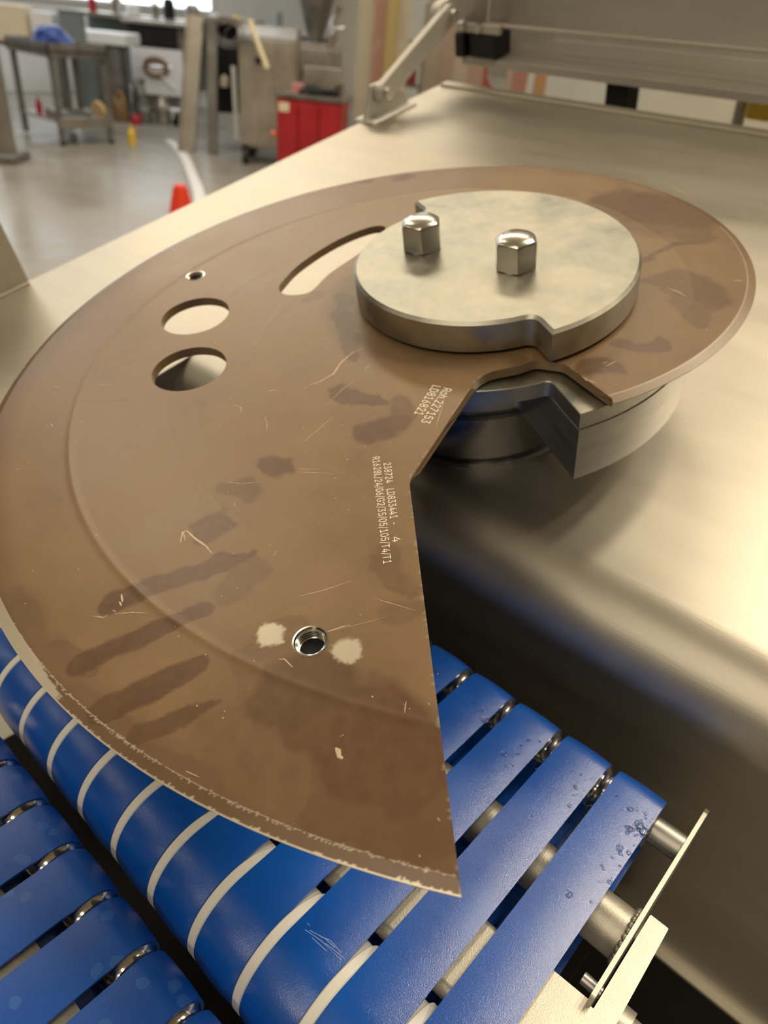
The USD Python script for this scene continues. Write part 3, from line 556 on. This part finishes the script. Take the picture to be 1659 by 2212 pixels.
gap = PITCH - BW
for b, x1 in belts[1:]:
    g0, g1 = x1 + .0002, x1 + gap - .0002
    part('white_ring', lathe_x([(g0, WR - .0024), (g0, WR - .0012), (g0 + .0006, WR - .0006), (g1 - .0006, WR - .0006), (g1, WR - .0012), (g1, WR - .0024)], WY, WZ, 96), M_white, t)
# frame of the front conveyor
t = thing('conveyor', 'bead-blasted steel frame of the front conveyor with side plate and cross tube', 'conveyor', (.2, -.2, -.25), 'W')
zb = -.2125
part('slider_bed', prism_x(Polygon([(-.2615, zb - .0105), (-.2615, zb), (-.2228, zb), (-.2228, zb - .0105)]).buffer(-.0045).buffer(.0045, quad_segs=6), -.14, .240), M_cream, t)
arm = Polygon([(.2405, -.32), (.2405, -.2215), (.2622, -.2205), (.2640, -.2222), (.2655, -.2222), (.2655, -.168), (.2745, -.168), (.2752, -.218), (.2752, -.32)]).buffer(-.0007).buffer(.0007)
part('end_bracket', prism(arm, zb - .0045, zb), M_cream, t)
part('cross_tube', cyl((-.14, -.1795, -.2225), (.2622, -.1795, -.2225), .0125, 40), M_cream, t)
beads = []
for a in np.linspace(0, 2 * PI, 26, endpoint=False):
    s = trimesh.creation.icosphere(1, .0019); s.vertices = s.vertices * [.8, 1, 1] + [.2614, -.1795 + .0128 * math.cos(a), -.2225 + .0128 * math.sin(a)] + rng.normal(0, .0002, 3); beads.append(s)
part('weld_bead', beads, M_cream, t, smooth=True)
sp = Polygon([(-.0965, -.232), (-.0975, -.212), (-.100, -.2065), (-.105, -.2040), (-.120, -.2045), (-.165, -.2045), (-.222, -.2055), (-.222, -.232), (-.17, -.244), (-.12, -.244)]).buffer(.001)
part('side_plate', prism_x(sp, .2622, .2642), M_cream, t)
part('pin', cyl((.2560, -.2125, -.2165), (.2650, -.2125, -.2165), .0028), M_turned, t)
part('boss', [cyl((.2752, -.2165, -.2235), (.280, -.2165, -.2235), .0105, 32), cyl((.280, -.2165, -.2235), (.284, -.2165, -.2235), .0085, 32), cyl((.284, -.2165, -.2235), (.297, -.2165, -.2235), .006, 24)], M_cream, t)
t = thing('conveyor', 'bead-blasted steel frame bars showing between the belts of the left conveyor', 'conveyor', (.05, -.5, -.24), 'W')
part('slider_bed', box(-.12, .19, -.62, -.3675, -.2225, -.2185), M_cream, t)

# ================================================================== the workshop behind (floor at z = 0)
def rz3(deg): a = rad(deg); return np.array([[math.cos(a), -math.sin(a), 0], [math.sin(a), math.cos(a), 0], [0, 0, 1.0]])
def bg(name, label, cat, x, y, z=0.0, deg=42.5, group=None): return thing(name, label, cat, (x, y, z), 'W', group, rot=rz3(deg))
M_steel = noisy('satin_steel', (.40, .37, .33), (.50, .47, .42), (.34, .46), .85, scale=(5, 5, 5))
M_dull = noisy('dull_grey_steel', (.17, .16, .15), (.26, .25, .23), (.4, .55), .6, scale=(6, 6, 6))
M_red = noisy('red_enamel', (.34, .012, .02), (.42, .018, .028), (.3, .4), 0, scale=(5, 5, 5))
M_creamc = mat('cream_card', (.78, .68, .50), .7)
M_whitep = mat('white_paint', (.80, .80, .82), .5)
M_blue = mat('blue_plastic_sheet', (.02, .06, .28), .35)
M_greyp = mat('grey_green_plastic', (.20, .24, .24), .5)
M_yel = mat('yellow_plastic', (.75, .52, .06), .45)
M_tan = mat('tan_wood', (.62, .44, .22), .6)
M_brown = mat('brown_hose', (.22, .13, .06), .5)
M_orange = mat('orange_plastic', (.80, .16, .04), .4)
M_cone = mat('orange_red_plastic', (.85, .05, .015), .45)
M_purple = mat('purple_plastic', (.20, .05, .15), .4)
M_maroon = mat('maroon_plastic', (.22, .03, .05), .4)
def film(name, color, t):
    return usdkit.material(stage, LK + name, {'t': ('transparent_bsdf', {'color': (.95, .93, .88)}), 'p': ('principled_bsdf', {'base_color': color, 'roughness': .2}), 'm': ('mix_closure', {'fac': t})},
                           [('t.BSDF', 'm.closure1'), ('p.BSDF', 'm.closure2')], surface='m.closure')
# window in the left wall
t = usdkit.mesh(stage, path_of('window_1'), asm([bev(X0, X0 + .06, y, y + .06, 1.15, 2.7, .01) for y in (3.2, 5.0, 6.8, 8.6)] + [bev(X0, X0 + .06, 3.2, 8.66, z, z + .06, .01) for z in (1.15, 2.64)]), M_whitep).GetPrim(); tag(t, kind='structure')
for y in (3.26, 5.06, 6.86):
    g = usdkit.mesh(stage, path_of('pane', t), box(X0 + .02, X0 + .03, y, y + 1.74, 1.21, 2.64), '/World/Looks/daylight_pane' if False else glow('daylight_pane' + str(int(y)), (.90, .96, 1.0), 3.0))
# steel cart
t = bg('tool_cart', 'grey steel two-tier work cart with a blue bundle on its top tray', 'cart', -7.55, 3.47, 0, 90)
part('top_tray', [bev(-.02, .60, -.02, .86, .80, .82, .004), bev(-.02, .60, -.02, 0, .76, .88, .004), bev(-.02, .60, .84, .86, .76, .88, .004), bev(-.02, 0, -.02, .86, .76, .88, .004), bev(.58, .60, -.02, .86, .76, .88, .004)], M_dull, t)
for x in (0, .53):
    for y in (0, .79): part('leg', bev(x, x + .05, y, y + .05, 0.02, .80, .004), M_dull, t)
part('lower_shelf', [bev(0, .58, 0, .84, .20, .22, .004), bev(0, .58, -.015, 0, .15, .25, .004)], M_steel, t)
for x in (.025, .555): part('foot', cyl((x, .025, 0), (x, .025, .03), .03, 16), M_black, t)
def lump(w, d, h, seed, z=0.0):
    s = trimesh.creation.icosphere(3, 1.0); v = s.vertices * (1 + .55 * (meshkit.fbm(s.vertices * 2.2 + 7, 3, seed)[:, None] - .5)); v[:, 2] = np.clip(v[:, 2], -.35, 2) + .35; s.vertices = v * [w / 2, d / 2, h / 1.25]; return s
t = bg('plastic_bundle', 'crumpled dark blue plastic bundle lying on the top tray of the cart', 'bundle', -7.92, 3.70, .821, 90)
part('sheet', lump(.36, .42, .17, 3), M_blue, t, smooth=50)
t = bg('round_pad', 'tan round pad leaning on the lower shelf of the cart', 'pad', -7.60, 3.93, .22, 60)
part('pad', trimesh.Trimesh(*[(lambda m: (m.vertices, m.faces))(cyl((0, 0, .085), (.02, .02, .095), .085, 28))][0]), M_tan, t)
t = bg('metal_tray', 'flat steel tray of parts on the lower shelf of the cart', 'tray', -7.85, 3.72, .22, 90); part('tray', [bev(-.14, .16, -.2, .2, 0, .012, .003), bev(-.14, -.13, -.2, .2, 0, .06, .002), bev(.15, .16, -.2, .2, 0, .06, .002)], M_steel, t)
solo('spray_bottle', lathe([(0, 0), (.03, 0), (.03, .10), (.012, .13), (.012, .15), (0, .15)], 16), M_red, 'small red bottle at the left of the cart lower shelf', 'bottle', (0, 0, 0)); 
UsdGeom.Xformable(stage.GetPrimAtPath('/World/spray_bottle')).AddTranslateOp(opSuffix='p').Set(Gf.Vec3d(-8.10, 3.55, .22 - H))
# benches and boxes behind the cart
t = bg('work_table', 'low grey table carrying cream and white cartons behind the cart', 'table', -9.35, 3.75)
part('table_top', bev(-.5, .75, -.05, .6, .74, .78, .004), M_dull, t)
for x in (-.45, .65):
    for y in (0, .5): part('leg', box(x, x + .05, y, y + .05, 0, .74), M_dull, t)
solo('carton', bev(-.24, .24, -.15, .2, 0, .34, .008), M_creamc, 'large cream carton at the far left of the grey table', 'box'); UsdGeom.Xformable(stage.GetPrimAtPath('/World/carton')).AddTransformOp(opSuffix='p').Set(Gf.Matrix4d(*np.block([[rz3(42.5).T, np.zeros((3, 1))], [np.array([[-9.36, 3.93, .78 - H]]), np.ones((1, 1))]]).ravel().tolist()))
def place(prim, x, y, z, deg=42.5):
    m = np.eye(4); m[:3, :3] = rz3(deg).T; m[3, :3] = (x, y, z - H); UsdGeom.Xformable(prim).AddTransformOp(opSuffix='p').Set(Gf.Matrix4d(*map(float, m.ravel())))
def sol(name, mesh, m, label, cat, x, y, z=0, deg=42.5, group=None, smooth=30):
    p = solo(name, mesh, m, label, cat, group=group, smooth=smooth); place(p, x, y, z, deg); return p
sol('carton', bev(-.12, .12, -.1, .15, 0, .30, .006), M_whitep, 'white carton beside the large cream carton', 'box', -9.12, 4.25, .78)
sol('storage_bin', [bev(-.11, .11, -.1, .1, 0, .34, .01), bev(-.12, .12, -.11, .11, .32, .345, .006)], M_greyp, 'tall grey green bin on the table to the right of the cartons', 'bin', -8.90, 4.46, .78)
t = bg('white_bench', 'bench with a thick white top between the cart and the black machine', 'bench', -9.25, 4.92)
part('bench_top', bev(-.36, .36, -.05, .6, .80, .92, .01), M_whitep, t)
part('bench_body', box(-.33, -.05, .02, .55, .1, .80), M_greyp, t)
part('bench_door', bev(-.04, .33, -.0, .02, .1, .80, .004), M_dull, t)
for x in (-.33, .28): part('leg', box(x, x + .05, .0, .05, 0, .80), M_dull, t)
# far bench with bright clutter under the window
t = bg('long_bench', 'long steel bench along the far wall below the bright window', 'bench', -10.1, 6.5)
part('bench_top', bev(-1.3, 2.2, -.05, .7, 1.03, 1.08, .005), M_steel, t)
for x in (-1.2, -.3, .7, 2.1): part('leg', box(x - .03, x + .03, 0, .06, 0, 1.03), M_dull, t)
part('back_board', box(-1.3, 2.2, .6, .66, .2, 1.03), M_greyp, t)
CL = [('red tin', M_red, 'tin', -1.05, .16), ('polished steel pot', M_chrome, 'pot', -.75, .20), ('white jar', M_whitep, 'jar', -.5, .14), ('polished steel jug', M_chrome, 'jug', -.22, .18), ('dark can', M_dark_shade, 'can', .0, .24), ('steel canister', M_steel, 'canister', .3, .20), ('white tub', M_whitep, 'tub', .62, .13), ('yellow tin', M_yel, 'tin', .92, .12), ('polished steel bowl', M_chrome, 'bowl', 1.2, .10), ('grey green box can', M_greyp, 'can', 1.5, .22)]
for i, (nm, m_, cat, dx, hh) in enumerate(CL):
    c = rz3(42.5) @ np.array([dx, .12 + .1 * (i % 2), 0]); r_ = .055 + .02 * (i % 3)
    sol(nm.replace(' ', '_'), lathe([(0, 0), (r_, 0), (r_ * 1.02, hh * .8), (r_ * .7, hh * .95), (r_ * .7, hh), (0, hh)], 20), m_, f'{nm} among the clutter on the far bench, {["first", "second", "third", "fourth", "fifth", "sixth", "seventh", "eighth", "ninth", "tenth"][i]} from its left end', cat, -10.1 + c[0], 6.5 + c[1], 1.08)
# white machine with black top
t = bg('white_machine', 'white fronted machine with a black upper panel at the far end of the aisle', 'machine', -9.62, 5.96)
part('front_panel', bev(-.33, .35, -.02, .02, .22, .76, .006), M_whitep, t)
part('body', box(-.34, .36, .02, .5, .08, 1.02), M_dull, t)
part('upper_panel', bev(-.33, .30, -.02, .02, .77, 1.02, .004), M_dark_shade, t, label='black upper panel')
part('worktop', bev(-.40, .45, -.06, .52, 1.02, 1.06, .004), M_steel, t)
for x in (-.3, .3): part('foot', box(x - .03, x + .03, .05, .1, 0, .08), M_black, t)
a = np.linspace(0, 2 * PI, 40)
t = bg('coiled_hose', 'brown coiled hose hanging on the white machine front', 'hose', -9.62, 5.96)
part('coil', [tube(np.c_[(.13 + .012 * k) * np.cos(a), np.full(40, -.06 + .02 * (k % 2)), .545 + (.085 + .010 * k) * np.sin(a)], .014) for k in range(4)], M_brown, t, smooth=60)
part('hose_end', tube([(.08, -.07, .46), (.15, -.06, .38), (.24, -.05, .31)], .014), M_white, t, smooth=60)
part('hook', cyl((-.2, -.05, .56), (.2, -.05, .56), .006, 10), M_chrome, t)
for i, (x, y, w, d, h, m_, lb) in enumerate([(-9.0, 5.0, .18, .2, .30, M_brown, 'brown'), (-8.85, 5.22, .22, .2, .22, M_dull, 'grey'), (-8.72, 5.42, .2, .2, .28, M_steel, 'pale steel'), (-9.1, 5.35, .2, .25, .42, M_dull, 'tall grey'), (-8.75, 5.05, .13, .13, .10, M_red, 'small red'), (-8.6, 5.62, .3, .2, .14, M_dark_shade, 'flat black')]):
    sol('machine_part', [lump(w, d, h, 20 + i), cyl((0, 0, h * .4), (.05, -.03, h * 1.1), .03, 12)], m_, f'{lb} odd machine part heaped on the floor between cart and white machine', 'machine part', x, y, 0, 20 * i, 'parts heaped on the floor', 50)
sol('white_crate', [bev(-.13, .13, -.1, .1, 0, .12, .006), bev(-.15, .15, -.12, .12, .11, .13, .004)], M_whitep, 'low white crate on the floor in front of the white machine', 'crate', -9.05, 5.72, 0)
sol('yellow_bottle', lathe([(0, 0), (.04, 0), (.04, .12), (.015, .16), (.015, .19), (0, .19)], 16), M_yel, 'yellow bottle on the floor to the right of the cart', 'bottle', -7.42, 4.18, 0)
# leaning panels, frame and tall cabinet
def slab(b0, b1, z1, lean, th, y0=0):
    return trimesh.convex.convex_hull(np.array([(b0, y0, 0), (b1, y0, 0), (b0, y0 + th, 0), (b1, y0 + th, 0), (b0 + lean, y0 + .18, z1), (b1 + lean, y0 + .18, z1), (b0 + lean, y0 + .18 + th, z1), (b1 + lean, y0 + .18 + th, z1)]))
sol('leaning_panel', [slab(-.10, .06, 1.2, .13, .03), slab(.05, .065, 1.2, .13, .06, -.03), slab(-.105, -.09, 1.2, .13, .06, -.03)], M_steel, 'tall pale steel channel leaning upright beside the dark frame', 'panel', -6.88, 4.50)
sol('leaning_panel', [slab(-.05, .05, 1.18, .02, .03), slab(.04, .05, 1.18, .02, .06, -.03)], M_dull, 'narrow dark steel channel leaning just right of the pale one', 'panel', -6.68, 4.66)
t = bg('open_machine', 'dark open machine frame with a steel top between leaning panels and tall cabinet', 'frame', -6.78, 4.92)
part('top_plate', bev(-.22, .34, .05, .6, 1.16, 1.21, .004), M_steel, t)
part('back_box', box(-.18, .3, .25, .58, .35, 1.16), M_dark_shade, t)
for x in (-.2, .29): part('leg', box(x, x + .04, .08, .12, 0, 1.16), M_dull, t)
part('pipe', cyl((.10, .1, .12), (.08, .1, .80), .025, 14), M_white, t)
part('knob', lump(.09, .09, .1, 5).apply_translation([-.03, .16, .60]), M_creamc, t, smooth=60)
t = bg('steel_cabinet', 'tall beige steel cabinet on casters left of the red tool chest', 'cabinet', -6.17, 4.66)
part('body', prism_x([(0, .16), (.5, .16), (.5, 1.18), (.10, 1.18), (0, 1.10)], -.02, .52), M_steel, t)
part('door', bev(.0, .50, -.012, 0, .18, 1.08, .004), M_steel, t)
part('latch', bev(.14, .20, -.03, -.012, .88, .93, .004), M_black, t, label='small black latch')
for x, y in ((.03, .0), (.47, .0), (.03, .45), (.47, .45)):
    part('caster', [cyl((x - .025, y, .07), (x + .025, y, .07), .07, 20), box(x - .035, x + .035, y - .02, y + .02, .07, .17)], M_black, t)
sol('bright_bar', cyl((0, 0, 0), (.16, -.02, -.36), .024, 16), mat('pale_yellow_reflection', (.92, .82, .55), .35), 'stainless rod, its bright reflection painted pale yellow, hanging slantwise in front of the steel cabinet', 'bar', -5.98, 4.62, 1.22)  # stainless rod whose bright reflection is put into its colour
ws = []
for k in range(9):
    a = np.linspace(0, 2 * PI, 26); ws.append(tube(np.c_[(.12 + .02 * rng.random()) * np.cos(a) * 1.2 + .05 * rng.normal(), .02 * np.sin(a * 2) - .01 * k, (.08 + .03 * rng.random()) * np.sin(a) + .02 * rng.normal()], .004, 5))
p = sol('wire_coil', ws, M_dull, 'loose coil of thin wire hanging at the top corner of the steel cabinet', 'wire', -6.20, 4.58, 1.10, smooth=60)
t = bg('filling_machine', 'stainless filling machine with a dark conical hopper above the red tool chest', 'machine', -6.38, 5.72)
part('body', bev(-.28, .32, .0, .5, 0, 1.06, .01), M_steel, t)
part('hopper', lathe([(.05, 1.06), (.07, 1.06), (.24, 1.62), (.225, 1.62), (.05, 1.08)], 32).apply_translation([.05, .2, 0]), M_dull, t, smooth=50)
part('front_box', bev(-.1, .35, -.12, .0, .80, 1.02, .01), M_steel, t)
part('arm', tube([(.22, -.05, 1.0), (.28, -.08, 1.12), (.25, -.1, 1.25), (.32, -.1, 1.4)], .03, 10), M_chrome, t, smooth=60)
part('crank', tube([(.2, -.12, 1.05), (.28, -.14, 1.2), (.36, -.14, 1.22)], .02, 10), M_chrome, t, smooth=60)
# red tool chest
t = bg('tool_chest', 'red tool chest with ribbed front and tools on top', 'tool chest', -5.18, 4.26, 0, 36)
part('body', bev(0, .56, 0, .42, .10, .70, .006), M_red, t)
for x in (.02, .20, .38): part('door_panel', bev(x, x + .16, -.014, 0, .13, .66, .006), M_red, t)
part('top_tray', [bev(-.01, .57, -.01, .43, .70, .715, .003), bev(-.01, .57, -.01, .0, .70, .74, .003)], M_dull, t)
part('sticker', bev(.02, .11, -.0165, -.0145, .60, .67, .0006), mat('label_paper', (.75, .66, .50), .6), t, label='pale paper sticker')
for x in (.05, .5): part('wheel', cyl((x - .02, .08, .05), (x + .02, .08, .05), .05, 16), M_black, t)
c36 = lambda dx, dy: (-5.18 + (rz3(36) @ np.array([dx, dy, 0]))[0], 4.26 + (rz3(36) @ np.array([dx, dy, 0]))[1])
sol('pink_box', bev(-.05, .05, -.04, .04, 0, .09, .004), mat('pink_plastic', (.55, .25, .25), .5), 'pink grey box at the left on the red tool chest', 'box', *c36(.14, .2), .716)
sol('grinder', [lump(.22, .12, .09, 9), cyl((.05, 0, .05), (.2, 0, .05), .03, 14)], M_dark_shade, 'black hand grinder lying on the red tool chest', 'tool', *c36(.29, .08), .716, smooth=50)
sol('steel_mug', lathe([(0, 0), (.045, 0), (.045, .11), (.04, .11), (.04, .01), (0, .01)], 20), M_chrome, 'polished steel mug at the right on the red tool chest', 'mug', *c36(.50, .24), .716)
sol('steel_block', bev(-.16, .16, -.08, .08, 0, .22, .006), M_steel, 'plain steel block at the back of the red tool chest', 'block', *c36(.33, .33), .716)
sol('orange_light_ball', trimesh.creation.icosphere(2, .024), M_orange, 'small orange ball standing for a spot of orange light at the left edge of the red tool chest', 'knob', *c36(-.03, .0), .42, smooth=60)  # spot of orange light, put in as a coloured ball
# hanging strips
t = bg('strip_curtain', 'clear and yellowed plastic strips hanging right of the red tool chest', 'curtain', -5.25, 5.30)
F1, F2, F3 = film('clear_strip', (.55, .50, .40), .55), film('yellowed_strip', (.48, .38, .18), .75), film('pink_strip', (.45, .27, .22), .6)
part('rail', bev(-.05, .62, -.02, .02, 1.9, 1.94, .004), M_dull, t)
for x, w, m_, z0 in ((-.02, .15, F1, .52), (.12, .12, F3, .55), (.22, .13, F2, .40), (.34, .12, F1, .50)): part('strip', bev(x, x + w, -.006 - .01 * (x > .1), .002, z0, 1.9, .001), m_, t)
t = bg('bottle_rack', 'grey rack of purple and orange containers behind the clear strips', 'rack', -5.75, 6.15)
for z in (.35, .75, 1.15): part('shelf', bev(-.15, .45, 0, .3, z, z + .02, .003), M_dull, t)
for x in (-.15, .42): part('post', box(x, x + .03, .0, .03, 0, 1.5), M_dull, t)
c42 = lambda dx, dy: (-5.75 + (rz3(42.5) @ np.array([dx, dy, 0]))[0], 6.15 + (rz3(42.5) @ np.array([dx, dy, 0]))[1])
for i, (dx, z, m_, col) in enumerate([(.0, 1.17, M_maroon, 'maroon'), (.17, 1.17, M_purple, 'purple'), (.17, .77, M_orange, 'orange'), (.33, .77, M_maroon, 'dark maroon'), (.01, .77, M_red, 'red'), (.25, .37, M_maroon, 'wide maroon')]):
    sol('container', lathe([(0, 0), (.06, 0), (.065, .02), (.065, .24), (.035, .30), (.035, .33), (0, .33)], 20), m_, f'{col} plastic container on the {"top" if z > 1.1 else "middle" if z > .7 else "lowest"} shelf of the rack', 'container', *c42(dx, .12), z)
t = bg('door_curtain', 'wide curtain of tan, pink and red plastic strips behind the hinge arm', 'curtain', -5.75, 7.0)
cols = [(.66, .56, .44), (.62, .46, .38), (.70, .60, .50), (.60, .42, .34), (.55, .12, .10), (.62, .50, .40), (.58, .30, .25)]
part('rail', bev(-.1, 1.12, -.03, .03, 2.3, 2.36, .004), M_dull, t)
for i, c in enumerate(cols): part('strip', bev(-.1 + .17 * i, .075 + .17 * i, -.004 - .008 * (i % 2), .003 - .008 * (i % 2), .03, 2.3, .001), mat(f'curtain_strip_{i}', tuple(v * .62 for v in c), .35), t)
sol('wooden_board', bev(-.07, .07, 0, .03, 0, 1.9, .004), mat('brown_board', (.42, .24, .12), .6), 'brown wooden board standing at the right end of the strip curtain', 'board', -4.88, 7.92)
sol('traffic_cone', lathe([(0, .30), (.035, .30), (.05, .27), (.105, .03), (.16, .03), (.16, 0), (0, 0)], 32), M_cone, 'bright orange red traffic cone standing on the floor beside the slicer', 'cone', -4.21, 2.59, 0)
# far left edge
t = bg('left_machine', 'grey steel machine leg with dark foot at the left edge of the picture', 'machine', -6.95, 2.62)
part('upright', bev(-.06, .08, 0, .1, .06, 1.7, .006), M_steel, t)
part('foot', bev(-.2, .15, -.15, .2, 0, .07, .01), M_dull, t)
part('crossbar', bev(-.6, .0, .03, .08, .30, .36, .004), M_dull, t)
a = np.linspace(-1.4, 1.7, 24)
t = bg('black_cable', 'black cable hanging in a bow from the left machine', 'cable', -6.75, 2.52)
part('cable', tube(np.c_[-.12 + .22 * np.cos(a), np.zeros(24), 1.0 + .38 * np.sin(a)], .012, 8), M_black, t, smooth=60)
part('clip', box(-.16, -.06, -.02, .02, 1.36, 1.40), M_black, t)
q = np.array([(-7.6, 4.75), (-6.64, 4.29), (-5.81, 3.80), (-5.14, 3.39), (-4.6, 2.98), (-4.1, 2.5)]); tq = np.linspace(0, 1, 40); cs = CubicSpline(np.linspace(0, 1, 6), q)(tq)
lp_ = LineString(cs).buffer(.045); p = usdkit.mesh(stage, path_of('trim_1'), prism(lp_, .0005, .002), M_whitep).GetPrim(); tag(p, kind='structure')
solo('yellow_clamp', bev(-.118, -.085, .745, .775, -.160, -.130, .003), M_yel, 'yellow clamp below the right part of the guard hood', 'clamp', (-.10, .76, -.160), 'M')
solo('grey_pipe', cyl((-.135, .76, -.55), (-.130, .76, -.1086), .008, 14), M_steel, 'thin grey pipe standing behind the housing near the yellow clamp', 'pipe', (-.132, .76, -.55), 'M')
